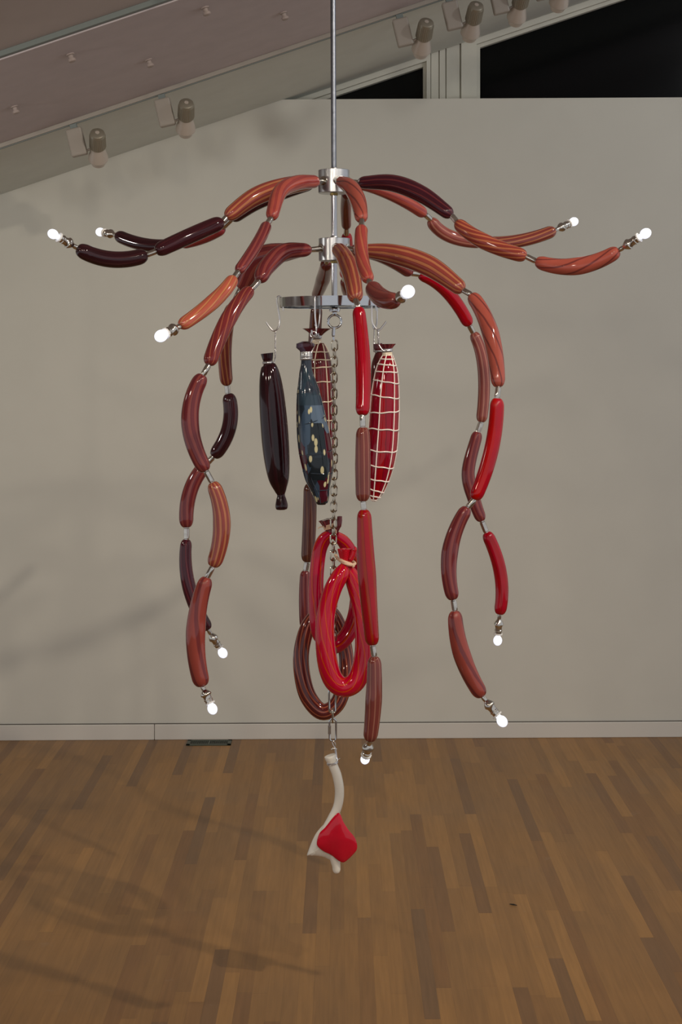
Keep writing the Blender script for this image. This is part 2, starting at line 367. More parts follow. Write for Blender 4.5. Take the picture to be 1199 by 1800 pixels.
lathe(bm, vert(527), vert(540), [(0, W(8)), (W(13), W(8))], 20); obj('ring_spokes', bm, CHROME, ch)
bm = nb(); lathe(bm, vert(540), vert(556), [(0, W(5)), (W(2), W(9)), (W(5), W(10)), (W(8), W(9)), (W(9), W(4)), (W(12), W(4)), (W(14), W(3))], 20); fin = obj('finial', bm, CHROME, ch)
bm = nb(); c = vert(565); add_tube(bm, [c+Vector((math.cos(a), 0, math.sin(a)))*W(11.5) for a in [2*PI*i/32 for i in range(32)]], W(2.3), 10, closed=True); obj('eye_ring', bm, CHROME, fin)
for x, y, d in ((512, 522, -.15), (571, 522, -.2), (628, 522, -.18)): pass

# colours
OR, OB, MA, DM, RD, BR = (176, 70, 52), (196, 122, 76), (120, 34, 40), (56, 16, 24), (188, 24, 40), (132, 62, 42)
M_ = {
 'orange': glass('orange_red_glass', (184, 72, 52), (160, 52, 48), 7, .15),
 'orange_spiral': glass('orange_spiral_glass', (190, 82, 54), (120, 50, 44), 4, .55, .12),
 'orange_cane': glass('orange_cane_glass', (158, 58, 46), (196, 116, 66), 10, .06, .36, (110, 34, 34)),
 'brown_cane': glass('brown_cane_glass', (128, 46, 40), (176, 104, 60), 10, .12, .34, (84, 24, 26)),
 'orange_bright': glass('bright_orange_glass', (196, 84, 52), (212, 134, 72), 8, .25, .2),
 'red_orange': glass('red_orange_glass', (178, 54, 44), (196, 96, 58), 6, .2, .25),
 'coral_spiral': glass('coral_spiral_glass', (184, 78, 56), (124, 48, 46), 5, .5, .10),
 'spiral_brown': glass('brown_spiral_glass', (150, 48, 36), (196, 104, 56), 10, .45, .35),
 'maroon': glass('maroon_glass', (122, 34, 42), (152, 62, 54), 8, .1, .4),
 'maroon_spiral': glass('maroon_spiral_glass', (138, 36, 40), (182, 86, 56), 9, .4, .22),
 'dark': glass('dark_maroon_glass', (62, 16, 26), (72, 22, 30), 8, .1, .3),
 'very_dark': glass('blackish_maroon_glass', (50, 14, 22), (62, 22, 28), 8, .1, .3),
 'dark_purple': glass('dark_purple_glass', (74, 20, 36), (110, 30, 42), 7, .1, .2),
 'dark_plum_cane': glass('plum_cane_glass', (66, 16, 32), (104, 34, 40), 9, .12, .25),
 'red': glass('bright_red_glass', (186, 18, 40), (176, 26, 34), 5, .15, .35),
 'red_stripe': glass('red_striped_glass', (178, 20, 36), (170, 58, 34), 6, .08, .3),
 'deep_red': glass('deep_red_glass', (150, 26, 38), (160, 40, 38), 5, .1, .3),
 'tomato': glass('tomato_red_glass', (200, 36, 36), (190, 24, 42), 3, .1, .4),
 'pink_cane': glass('pinkish_cane_glass', (150, 66, 56), (188, 116, 96), 8, .05, .3, (110, 40, 40)),
 'brick': glass('brick_orange_glass', (168, 62, 44), (128, 42, 44), 4, .25, .2),
 'brick_dark': glass('dark_brick_glass', (128, 46, 40), (140, 58, 46), 6, .1, .3),
 'brown_dim': glass('dim_brown_glass', (96, 44, 30), (124, 72, 44), 9, .1, .3, (62, 24, 20)),
 'brown_red': glass('brown_red_glass', (122, 36, 28), (136, 50, 34), 6, .1, .3),
 'rust_cane': glass('rust_cane_glass', (132, 52, 42), (168, 100, 78), 9, .03, .22, (96, 30, 30)),
}
NAMES = {'orange': 'orange red glass sausage', 'orange_cane': 'orange and tan striped glass sausage', 'brown_cane': 'brown glass sausage with tan stripes', 'orange_bright': 'bright orange glass sausage', 'red_orange': 'red orange glass sausage',
 'coral_spiral': 'coral glass sausage with thin dark spiral lines', 'orange_spiral': 'orange glass sausage with a spiral line', 'spiral_brown': 'rust glass sausage with orange spirals', 'maroon': 'maroon glass sausage', 'maroon_spiral': 'maroon glass sausage with fine spirals',
 'dark': 'dark maroon glass sausage', 'very_dark': 'nearly black maroon glass sausage', 'dark_purple': 'dark purple glass sausage', 'dark_plum_cane': 'dark plum glass sausage with faint stripes', 'red': 'bright red glass sausage', 'red_stripe': 'red glass sausage with a brown stripe',
 'deep_red': 'deep red glass sausage', 'tomato': 'tomato red glass sausage', 'pink_cane': 'pinkish brown striped glass sausage', 'brick': 'brick orange glass sausage', 'brick_dark': 'dark brick glass sausage', 'brown_dim': 'dim brown striped glass sausage',
 'brown_red': 'brown red glass sausage', 'rust_cane': 'rust glass sausage with pale stripes'}

def sausage(pts, r, d0, d1, mk):
    n = len(pts)
    if n == 3:      # one smooth bow through the middle point
        a, m_, c = pts; k_ = 9
        ctl = tuple(2*q-.5*(p+r_) for p, q, r_ in zip(a, m_, c))
        pts = [tuple((1-t)**2*p+2*t*(1-t)*q+t*t*r_ for p, q, r_ in zip(a, ctl, c)) for t in [i/(k_-1) for i in range(k_)]]
        n = k_
    P3 = [(*P(x, y, d0+(d1-d0)*i/(n-1)), r if not isinstance(r, (list, tuple)) else r[i*(len(r)-1)//(n-1)] if len(r) == n else (r[min(int(i*(len(r)-1)/(n-1)), len(r)-2)]*(1-(i*(len(r)-1)/(n-1)-min(int(i*(len(r)-1)/(n-1)), len(r)-2)))+r[min(int(i*(len(r)-1)/(n-1)), len(r)-2)+1]*(i*(len(r)-1)/(n-1)-min(int(i*(len(r)-1)/(n-1)), len(r)-2)))) for i, (x, y) in enumerate(pts)]
    sp = smooth_path(P3, 12); L = [0]
    for a, b in zip(sp, sp[1:]): L.append(L[-1]+(Vector(b[:3])-Vector(a[:3])).length)
    tot = L[-1]; Y = YC+(d0+d1)/2; cap = (r if not isinstance(r, (list, tuple)) else r[0])*1.15*Y/F; cap = min(cap, tot*.35)
    def pos(s):
        for i in range(len(L)-1):
            if s <= L[i+1] or i == len(L)-2:
                t = (s-L[i])/max(1e-9, L[i+1]-L[i]); return [a+(b-a)*t for a, b in zip(sp[i], sp[i+1])]
    ss = [cap*(1-math.cos(PI/2*i/9)) for i in range(9)]; m = 30
    ss += [cap+(tot-2*cap)*i/m for i in range(m+1)] + [tot-cap*(1-math.cos(PI/2*i/9)) for i in range(8, -1, -1)]
    C, Rr = [], []
    for s in ss:
        q = pos(s); e = min(s, tot-s); u = min(1, e/cap)
        k = .36+.64*math.sqrt(max(0, 1-(1-u)**2)); k *= .95+.07*math.sin(PI*s/tot)
        yy = Vector(q[:3]).y; C.append(Vector(q[:3])); Rr.append(q[3]*yy/F*k)
    bm = nb(); add_tube(bm, C, Rr, 28)
    o = obj('glass_sausage', bm, M_[mk], ch, NAMES[mk]); return o, C
arm_bulbs = []
def arm(hub_y, hub_ang, links, bulb, br=9.5):
    """links: (points px, radius px, depth start, depth end, material); bulb: (x, y, depth) of its centre"""
    o1, C1 = sausage(*links[0])
    hp = Vector((pt.x, pt.y, P(XP, hub_y).z)); s = C1[0]; dr = Vector((s.x-hp.x, s.y-hp.y, 0)).normalized()
    h0 = hp+dr*(W(27)-.004)
    bm = nb(); add_tube(bm, [h0, s+(C1[1]-C1[0])*2], W(4.6), 14)
    lathe(bm, h0, h0+dr*.02, [(0, W(8)), (.007, W(8)), (.0075, W(5))], 18); obj('connector_sleeve', bm, NICKEL, o1)
    prev = C1
    for lk in links[1:]:
        o, C = sausage(*lk); a, b = prev[-1], C[0]; yy = a.y
        ea = a+(prev[-3]-prev[-1]).normalized()*.006; eb = b+(C[2]-C[0]).normalized()*.006
        bm = nb(); add_tube(bm, [ea, a.lerp(b, .06), a.lerp(b, .1), a.lerp(b, .5), a.lerp(b, .9), a.lerp(b, .94), eb], [4.4*yy/F, 4.4*yy/F, 5.2*yy/F, 5.2*yy/F, 5.2*yy/F, 4.4*yy/F, 4.4*yy/F], 18)
        obj('connector_sleeve', bm, NICKEL, o); prev = C
    e = prev[-1]; e_in = e-(prev[-1]-prev[-3]).normalized()*.006; b = P(*bulb); D = (b-e); L = D.length; ax = D.normalized(); k = .95
    kk = L/.085
    bm = nb(); add_tube(bm, [e_in, e, e+ax*.004], .0068, 14)
    lathe(bm, e, b, [(0, .0075), (.1*L, .0085), (.18*L, .0075), (.22*L, .011), (.30*L, .0165), (.36*L, .019), (.40*L, .019), (.43*L, .0155), (.5*L, .0135), (.58*L, .0135), (.6*L, .0155), (.63*L, .0155), (.65*L, .0135), (.74*L, .0135)], 24)
    so = obj('lamp_socket', bm, NICKEL, ch, 'polished nickel candle lamp socket')
    bm = nb(); pts = []; c = e+ax*.735*L; n = ax.orthogonal().normalized(); q = ax.cross(n)
    add_tube(bm, [c, c+ax*.001, c+ax*.0055, c+ax*.0065], [.013, .0172, .0172, .012], 40, mod=[0, .04, .04, 0, 12]); obj('socket_collar', bm, CERAMIC, so, 'white scalloped collar')
    bm = nb(); R = br*.9*b.y/F; prof = [(.755*L, .0085), (.80*L, .0095)]; c0 = L-R*.9
    prof = [(min(.76*L, c0), .0088)]
    for i in range(15):
        a = PI*(.18+.82*i/14); prof.append((L+R*.12-R*1.18*math.cos(a), max(.0006, R*math.sin(a))))
    prof = [prof[0]]+[p for p in prof[1:] if p[0] > prof[0][0]+.002]
    lathe(bm, e, b, prof, 24); obj('light_bulb', bm, BULB, so, 'lit white bulb')
    arm_bulbs.append(b)

# back arms first, upper tier
arm(320, 0, [([(549, 322), (500, 338), (450, 358), (408, 384)], 12, .06, .26, 'dark'), ([(392, 400), (360, 416), (318, 428)], 11.5, .28, .42, 'deep_red'), ([(296, 431), (250, 429), (205, 413)], 11.5, .45, .58, 'very_dark')], (177, 408, .64), 8.5)
arm(320, 0, [([(549, 321), (505, 327), (450, 345), (398, 382)], [13, 16, 16, 13.5], -.05, -.18, 'orange_cane'), ([(391, 390), (340, 412), (274, 442)], 14, -.19, -.29, 'dark'), ([(258, 448), (195, 456), (136, 436)], 14.5, -.30, -.40, 'very_dark')], (94, 412, -.46), 9.5)
arm(320, 0, [([(557, 319), (520, 322), (492, 338), (477, 383)], [12, 13.5, 13, 12], -.07, -.42, 'orange'), ([(469, 395), (450, 432), (419, 477)], 10.5, -.44, -.7, 'maroon'), ([(411, 489), (375, 530), (317, 573)], [12, 13.5, 12.5], -.72, -.92, 'orange_bright')], (284, 590, -.98), 12)
arm(322, 0, [([(609, 338), (608, 365), (609, 400)], [9, 9.5, 9], .15, .42, 'brown_red'), ([(609, 413), (611, 450), (605, 485)], 10, .44, .75, 'red'), ([(606, 492), (610, 512), (616, 522)], 9, .78, 1.0, 'brick_dark')], (622, 515, 1.08), 8)
arm(320, 0, [([(632, 323), (690, 343), (747, 377)], 11, .06, .26, 'orange'), ([(757, 386), (790, 415), (848, 426)], 11.5, .28, .40, 'pink_cane'), ([(858, 426), (915, 423), (975, 405)], 11.5, .42, .54, 'brown_cane')], (1008, 390, .6), 8.5)
arm(320, 0, [([(630, 321), (690, 322), (742, 342), (794, 379)], [11, 15, 15, 12], -.03, -.16, 'dark_plum_cane'), ([(803, 390), (850, 424), (925, 451)], [12, 14, 13], -.17, -.26, 'spiral_brown'), ([(942, 459), (1015, 468), (1088, 440)], [12.5, 15.5, 13], -.27, -.36, 'coral_spiral')], (1134, 411, -.42), 10)
arm(320, 0, [([(598, 318), (617, 330), (630, 355), (636, 386)], [11, 14, 14, 12], -.09, -.42, 'coral_spiral'), ([(636, 400), (636, 450), (648, 492)], 12, -.44, -.74, 'red_orange'), ([(653, 502), (672, 524), (698, 528)], [15, 16.5, 15], -.76, -.93, 'brick_dark')], (717, 513, -1.02), 13)
# lower tier
arm(437, 0, [([(540, 440), (505, 443), (455, 455), (424, 506)], [10, 16, 19, 15], .07, .3, 'maroon'), ([(409, 536), (396, 600), (399, 677)], 12, .32, .42, 'brown_cane'), ([(401, 692), (403, 750), (375, 803)], 13, .42, .42, 'dark'), ([(362, 817), (334, 865), (328, 927)], 13, .42, .42, 'maroon'), ([(328, 948), (332, 1030), (366, 1107)], [10.5, 12, 12], .42, .42, 'dark_purple')], (391, 1147, .44), 9)
arm(437, 0, [([(546, 439), (500, 443), (470, 468), (456, 493)], [12, 15, 15, 13], -.05, -.2, 'maroon'), ([(442, 508), (402, 560), (367, 641)], [12, 14.5, 13.5], -.22, -.36, 'maroon_spiral'), ([(357, 659), (334, 740), (362, 828)], [14, 15.5, 14], -.37, -.38, 'maroon'), ([(373, 848), (390, 920), (374, 996)], [13, 15.5, 14], -.38, -.38, 'orange_cane'), ([(364, 1015), (344, 1110), (356, 1206)], [13.5, 17, 15.5], -.38, -.38, 'brick')], (373, 1245, -.4), 9.5)
arm(438, 0, [([(574, 462), (568, 490), (556, 521)], [11, 12.5, 10], .13, .5, 'brown_red'), ([(557, 538), (553, 600), (549, 682)], 11, .52, .62, 'brown_dim'), ([(548, 698), (548, 760), (545, 838)], 11, .62, .62, 'brown_dim'), ([(545, 850), (544, 920), (540, 988)], 12, .62, .62, 'brown_dim'), ([(537, 1003), (535, 1050), (536, 1104)], 9.5, .62, .62, 'maroon')], (530, 1142, .62), 7)
arm(437, 0, [([(620, 440), (670, 450), (722, 480)], 12, .06, .32, 'maroon'), ([(737, 482), (785, 512), (825, 572)], 11.5, .34, .44, 'red'), ([(832, 585), (850, 650), (846, 742)], 10.5, .45, .46, 'pink_cane'), ([(840, 759), (823, 830), (834, 880), (847, 916)], [10.5, 11.5, 11.5, 10.5], .46, .46, 'maroon'), ([(855, 936), (880, 1010), (878, 1080)], 11.5, .46, .46, 'red')], (875, 1125, .47), 8.5)
arm(437, 0, [([(622, 439), (690, 446), (755, 468), (814, 510)], [10, 17, 18.5, 14], -.04, -.22, 'orange_cane'), ([(828, 518), (862, 585), (876, 680)], [13, 15, 13], -.24, -.34, 'coral_spiral'), ([(874, 700), (864, 790), (834, 878)], 13, -.35, -.36, 'tomato'), ([(822, 892), (791, 970), (797, 1054)], [12, 14.5, 12.5], -.36, -.36, 'maroon'), ([(800, 1074), (812, 1150), (848, 1224)], [13, 15.5, 14], -.36, -.36, 'brick')], (882, 1267, -.38), 10)
arm(437, 0, [([(594, 438), (614, 470), (625, 526)], [14, 17, 14.5], -.1, -.5, 'orange_cane'), ([(630, 540), (638, 640), (637, 730)], [12, 13.5, 13], -.52, -.6, 'red'), ([(638, 751), (638, 820), (638, 881)], [12.5, 13.5, 13], -.6, -.6, 'rust_cane'), ([(640, 896), (645, 1010), (655, 1134)], [13, 16, 13], -.6, -.6, 'red_stripe'), ([(658, 1154), (657, 1230), (650, 1303)], [12.5, 14.5, 13], -.6, -.6, 'rust_cane')], (642, 1334, -.55), 9)

# ------------------------------------------------------------------ hooks
def P3(l): return [Vector(P(x, y, d)) for x, y, d in smooth_path(l, 8)]
def hook(l, lb):
    bm = nb(); add_tube(bm, P3(l), .0031, 8); o = obj('hook', bm, STEEL); tag(o, lb, 'hook', 'hooks on the ring')
hook([(498, 546, .03), (496, 530, .03), (493, 521.5, .01), (488, 522, 0), (487, 530, 0), (491, 556, 0), (491, 570, 0), (486, 580, 0), (480, 581, 0), (473, 574, 0), (468, 566, 0)], 'bent steel hook at the left end of the chrome ring')
hook([(551, 538, -.17), (552, 524, -.18), (553, 520.5, -.2), (553.5, 526, -.21), (554, 556, -.21), (556, 578, -.21), (553, 590, -.225), (549, 589, -.24), (548, 580, -.245)], 'bent steel hook above the blue patchwork salami')
hook([(563, 538, .19), (563, 524, .2), (563, 520.5, .21), (562.5, 526, .225), (562, 550, .225), (560, 570, .21), (557, 577, .2), (554, 570, .2)], 'bent steel hook above the netted salami behind the patchwork one')
hook([(661, 546, -.115), (660, 528, -.12), (657, 520.5, -.13), (654, 523, -.14), (654, 560, -.14), (658, 574, -.14), (666, 580, -.14), (674, 572, -.14), (679, 565, -.14)], 'bent steel hook at the right of the ring above the front netted salami')
hook([(669, 543, .10), (668, 528, .1), (666, 520.5, .11), (664, 524, .12), (663, 550, .12), (662, 570, .12), (658, 578, .12), (655, 572, .12)], 'bent steel hook at the right of the ring, just behind the front one')

# ------------------------------------------------------------------ hanging salamis
def body(prof, d, seg=32, per=8):
    sp = smooth_path(prof, per); C = [P(x, y, d) for x, y, r in sp]; R = [W(max(r, .3), d) for x, y, r in sp]; return C, R
def surf_pt(C, R, T, N, B, s, a, off=0.0):
    i = max(0, min(len(C)-2, int(s*(len(C)-1)))); t = s*(len(C)-1)-i
    c = C[i].lerp(C[i+1], t); r = R[i]*(1-t)+R[i+1]*t+off
    return c+(N[i]*math.cos(a)+B[i]*math.sin(a))*r
# 1 dark
d = 0.0
t = thing('salami', P(482, 890, d), 'smooth dark maroon glass salami hanging at the far left of the ring', 'salami', 'salamis hanging from the ring')
C, R = body([(469.5, 621, 11.2), (470.5, 630, 9.5), (471.5, 638, 8), (473, 645, 14), (475, 665, 19), (478, 700, 22.5), (482, 750, 24), (486, 800, 23), (490, 840, 18.5), (493, 862, 10.5), (494, 870, 7), (494.5, 878, 9), (495, 888, 11), (494.5, 894, 10), (494.5, 896, 7)], d)
bm = nb(); add_tube(bm, C, R, 32); obj('casing', bm, glass('casing_dark', (44, 12, 20), (58, 18, 26), 6, .05, .3), t)
bm = nb(); coil(bm, P(471, 640, d), P(470, 620, d)-P(471, 640, d), W(9), 3, .0018, .0036); twisted(bm, P(484, 581, d), P(484, 632, d)); add_tube(bm, P3([(484, 632, d), (480, 640, d-.01), (473, 640, d-.018)]), .0018, 6); obj('hanging_wire', bm, STEEL, t)
# netted ones
RED_S = glass('salami_red_glass', (158, 24, 44), (172, 34, 40), 6, .1, .35, mottled=.3)
RED_D = glass('salami_dark_red_glass', (118, 24, 34), (130, 30, 34), 6, .1, .35, mottled=.3)
FRILL = glass('frill_glass', (110, 22, 36), (150, 60, 64), 10, 0, .25)
def frill(bm, a, ax, r0, r1, h, k=8, seg=40, amp=.2):
    n = 6; pts = [a+ax*h*i/n for i in range(n+1)]; rad = [r0+(r1-r0)*(i/n)**1.5 for i in range(n+1)]
    add_tube(bm, pts+[pts[-1]-ax*.002, a+ax*.006], rad+[r1*.82, r0*.6], seg, mod=[amp*i/n for i in range(n+1)]+[amp, 0, k])
def netted(prof, d, lb, cas, net, nl, nh, h_range, ph, hangpts, neck, frl):
    t = thing('salami', P(prof[-1][0], prof[-1][1], d), lb, 'salami', 'salamis hanging from the ring')
    C, R = body(prof, d); bm = nb(); add_tube(bm, C, R, 32); obj('casing', bm, cas, t)
    T, N, B = frames(C); bm = nb()
    for k in range(nl):
        a = ph+2*PI*k/nl; add_tube(bm, [surf_pt(C, R, T, N, B, .02+.975*i/60, a+.12*math.sin(4*i/60), .0012) for i in range(61)], .0022, 6)
    for k in range(nh):
        s = h_range[0]+(h_range[1]-h_range[0])*k/(nh-1); w1 = random.uniform(-.008, .008); w2 = random.uniform(0, 6)
        add_tube(bm, [surf_pt(C, R, T, N, B, min(.995, max(.01, s+w1*math.sin(a*1+w2)+.0015*math.cos(nl*(a-ph)))), a, .0018) for a in [2*PI*i/48 for i in range(48)]], .0025, 6, closed=True)
    obj('netting', bm, net, t)
    ax = (C[0]-C[4]).normalized(); bm = nb(); frill(bm, P(*neck, d)-ax*.004, ax, W(6), W(frl[0]), W(frl[1]), frl[2], 48, frl[3]); obj('casing_end', bm, FRILL, t)
    bm = nb(); coil(bm, P(neck[0], neck[1]+11, d), ax, W(7.5), 4, .003, .0042); obj('string_knot', bm, TWINE if False else CREAM, t)
    bm = nb(); coil(bm, P(neck[0], neck[1]+2, d), ax, W(8.5), 3, .0022, .0042)
    twisted(bm, P(*hangpts[0]), P(*hangpts[1]), .0026, .0018, 5); add_tube(bm, P3([hangpts[1]]+[hangpts[2], (neck[0]-4, neck[1], d-.016)]), .0018, 6)
    obj('hanging_wire', bm, STEEL, t); return t
netted([(681, 622, 7), (681, 630, 11), (680, 645, 17), (679, 665, 21), (677, 700, 24.5), (675, 740, 26), (671, 790, 26.5), (666, 830, 22.5), (661, 860, 15), (658, 875, 8), (657, 881, 2)], -.13, 'red glass salami in white netting hanging at the front right of the ring', RED_S, WHITE_STR, 6, 13, (.11, .95), PI/2-.28,
       [(664, 578, -.14), (666, 606, -.15), (672, 615, -.15)], (681, 617), (13.5, 14, 9, .14))
netted([(563, 603, 6), (563, 612, 11), (563, 630, 17.5), (564, 650, 20), (566, 690, 21), (568, 740, 20), (569, 780, 18), (570, 815, 12), (570, 835, 6), (570, 842, 1.5)], .19, 'dark red netted glass salami half hidden behind the blue patchwork one', RED_D, CREAM, 6, 11, (.16, .95), PI/2-.1,
       [(556, 573, .2), (560, 588, .17), (560, 592, .17)], (557, 594), (20, 19, 2, -.35))
d = .12
t = thing('salami', P(666, 840, d), 'plain dark maroon glass salami mostly hidden behind the front right netted one', 'salami', 'salamis hanging from the ring')
C, R = body([(664, 604, 8), (665, 612, 8), (666, 618, 6.5), (667, 624, 9), (668, 640, 15), (669, 670, 18), (669, 720, 19), (668, 780, 17), (667, 820, 11), (667, 842, 3)], d)
bm = nb(); add_tube(bm, C, R, 28); obj('casing', bm, glass('casing_maroon', (84, 24, 28), (96, 30, 30), 5, .05, .3), t)
bm = nb(); coil(bm, P(666, 619, d), Vector((0, 0, 1)), W(8), 2, .0014, .003); twisted(bm, P(658, 578, d), P(657, 612, d), .0016, .0012, 5); add_tube(bm, P3([(657, 612, d), (657, 618, d-.01), (662, 619, d-.02)]), .0014, 6); obj('hanging_wire', bm, STEEL, t)
# patchwork
def patch_mat():
    m, nt, b = new_mat('patchwork_glass'); L = nt.links; tc = nt.nodes.new('ShaderNodeTexCoord')
    mp = nt.nodes.new('ShaderNodeMapping'); mp.inputs['Scale'].default_value = (22, 22, 11); L.new(tc.outputs['Object'], mp.inputs[0])
    vo = nt.nodes.new('ShaderNodeTexVoronoi'); vo.distance = 'CHEBYCHEV'; vo.inputs['Scale'].default_value = 1; L.new(mp.outputs[0], vo.inputs['Vector'])
    sp = nt.nodes.new('ShaderNodeSeparateColor'); L.new(vo.outputs['Color'], sp.inputs[0])
    r = nt.nodes.new('ShaderNodeValToRGB'); r.color_ramp.interpolation = 'CONSTANT'; L.new(sp.outputs[0], r.inputs['Fac']); e = r.color_ramp.elements
    e[0].position = 0; e[0].color = (*lin((34, 46, 56)), 1); e[1].position = .85; e[1].color = (*lin((96, 116, 136)), 1)
    for p, c in ((.2, (72, 18, 32)), (.36, (58, 78, 98)), (.6, (24, 34, 40)), (.76, (84, 26, 40))): k = e.new(p); k.color = (*lin(c), 1)
    mp2 = nt.nodes.new('ShaderNodeMapping'); mp2.inputs['Scale'].default_value = (44, 44, 19); L.new(tc.outputs['Object'], mp2.inputs[0])
    v2 = nt.nodes.new('ShaderNodeTexVoronoi'); v2.inputs['Scale'].default_value = 1; v2.inputs['Randomness'].default_value = .8; L.new(mp2.outputs[0], v2.inputs['Vector'])
    r2 = nt.nodes.new('ShaderNodeValToRGB'); L.new(v2.outputs['Distance'], r2.inputs['Fac']); r2.color_ramp.elements[0].position = .25; r2.color_ramp.elements[0].color = (1, 1, 1, 1); r2.color_ramp.elements[1].position = .30; r2.color_ramp.elements[1].color = (0, 0, 0, 1)
    sp2 = nt.nodes.new('ShaderNodeSeparateColor'); L.new(v2.outputs['Color'], sp2.inputs[0])
    sepz = nt.nodes.new('ShaderNodeSeparateXYZ'); L.new(tc.outputs['Object'], sepz.inputs[0])
    low = math_node(nt, 'LESS_THAN', sepz.outputs[2], P(540, 685, -.19).z-P(566, 886, -.19).z)
    fac = math_node(nt, 'MULTIPLY', math_node(nt, 'MULTIPLY', r2.outputs[0], math_node(nt, 'GREATER_THAN', sp2.outputs[1], .2)), low)
    mx = nt.nodes.new('ShaderNodeMix'); mx.data_type = 'RGBA'; L.new(fac, mx.inputs[0])
    top = math_node(nt, 'MULTIPLY', math_node(nt, 'GREATER_THAN', sepz.outputs[2], P(540, 712, -.19).z-P(566, 886, -.19).z), .85)
    m3 = nt.nodes.new('ShaderNodeMix'); m3.data_type = 'RGBA'; L.new(top, m3.inputs[0]); L.new(r.outputs[0], m3.inputs[6]); m3.inputs[7].default_value = (*lin((44, 62, 74)), 1)
    L.new(m3.outputs[2], mx.inputs[6]); mx.inputs[7].default_value = (*lin((214, 206, 160)), 1)
    L.new(mx.outputs[2], b.inputs['Base Color']); b.inputs['Roughness'].default_value = .08; return m
d = -.19
t = thing('salami', P(566, 886, d), 'dark blue and maroon patchwork glass salami with cream flecks hanging front left of chain', 'salami', 'salamis hanging from the ring')
C, R = body([(538.5, 624, 9), (538.5, 640, 9.5), (538, 655, 12), (540, 672, 16), (542, 690, 20), (545, 720, 24), (550, 760, 28), (554, 790, 29), (558, 815, 28), (560, 840, 24), (563, 860, 17), (565, 872, 14), (565, 882, 11), (565, 887, 7)], d)
bm = nb(); add_tube(bm, C, R, 36, mod=[.05*math.sin(PI*i/(len(C)-1)) for i in range(len(C))]+[5])
cas = obj('casing', bm, patch_mat(), t)
bm = nb(); T, N, B = frames(C)
for s in (.3, .42, .55, .66, .78): add_tube(bm, [surf_pt(C, R, T, N, B, s+.01*math.sin(a+s*9), a, .0002) for a in [2*PI*i/48 for i in range(48)]], .0016, 6, closed=True)
for a0 in (PI/2+.6, PI/2+2.0, -.4): add_tube(bm, [surf_pt(C, R, T, N, B, .2+.75*i/40, a0+.3*math.sin(i/9), .0002) for i in range(41)], .0018, 6)
obj('seam_ridges', bm, glass('ridge_glass', (62, 76, 90)), t)
bm = nb(); add_tube(bm, [P(x, y, d) for x, y in ((538, 624), (538, 616), (537, 610), (537, 604), (537, 600))], [W(r, d) for r in (8.5, 11, 15.5, 15, 6)], 32, mod=[0, .05, .14, .14, 0, 3]); obj('casing_end', bm, glass('knot_glass', (74, 20, 34), (92, 76, 96), 3, .1, .4), t, 'maroon and smoky grey flared top')
bm = nb(); coil(bm, P(538.5, 633, d), Vector((0, 0, 1)), W(10.2, d), 7, .0022, .0042)
twisted(bm, P(552, 591, d-.03), P(546, 602, d-.03), .002, .0015, 2); add_tube(bm, P3([(546, 602, d-.03), (550, 612, d-.012), (547, 621, d-.012)]), .0016, 6)
coil(bm, P(551, 588, d-.035), Vector((0, 1, 0)), W(5.5, d), 1.2, .0019, .001)
obj('hanging_wire', bm, STEEL, t)

# ------------------------------------------------------------------ chain
t = thing('chain', P(588, 577), 'nickel chain hanging from the ring under the pole down to the white ornament', 'chain')
def link(c, hh, hw, r, rot, slack=0):
    bm = nb(); pts = []; s = hh-hw
    for i in range(24):
        a = 2*PI*i/24; x = hw*math.cos(a); z = hw*math.sin(a)+(s if math.sin(a) >= 0 else -s)
        pts.append(c+Vector((x*math.cos(rot), x*math.sin(rot), z)))
    add_tube(bm, pts, r, 8, closed=True); return bm
bm = nb(); add_tube(bm, P3([(587, 575, 0), (586, 590, 0), (587, 599, 0)]), [W(3.2)]*9+[W(2)]*8, 10); obj('clasp', bm, CHROME, t, 'polished clasp at the top of the chain')
y = 604.0; i = 0
while y < 1212:
    x = 588+ (y-600)*-.004+.6*math.sin(y/40); obj('chain_link', link(P(x, y+3, 0), W(9.4), W(5.3), W(1.35), .25 if i % 2 == 0 else PI/2+.3), CHAINM, t); y += 14.2; i += 1
for yy, rot in ((1229, 0.1), (1254, 1.2), (1266, .1), (1292, .25)):
    pass
obj('quick_link', link(P(584.5, 1231, 0), W(22), W(6), W(1.8), .15), CHROME, t); obj('chain_link', link(P(585, 1258, 0), W(12), W(5), W(1.6), 1.5), CHAINM, t)
ql = obj('quick_link', link(P(585, 1283, 0), W(20), W(5.8), W(1.7), .1), CHROME, t); bm = nb(); add_tube(bm, [P(579.2, 1276, -.0006), P(579.2, 1290, -.0006)], W(3), 6); obj('quick_link_sleeve', bm, NICKEL, ql)

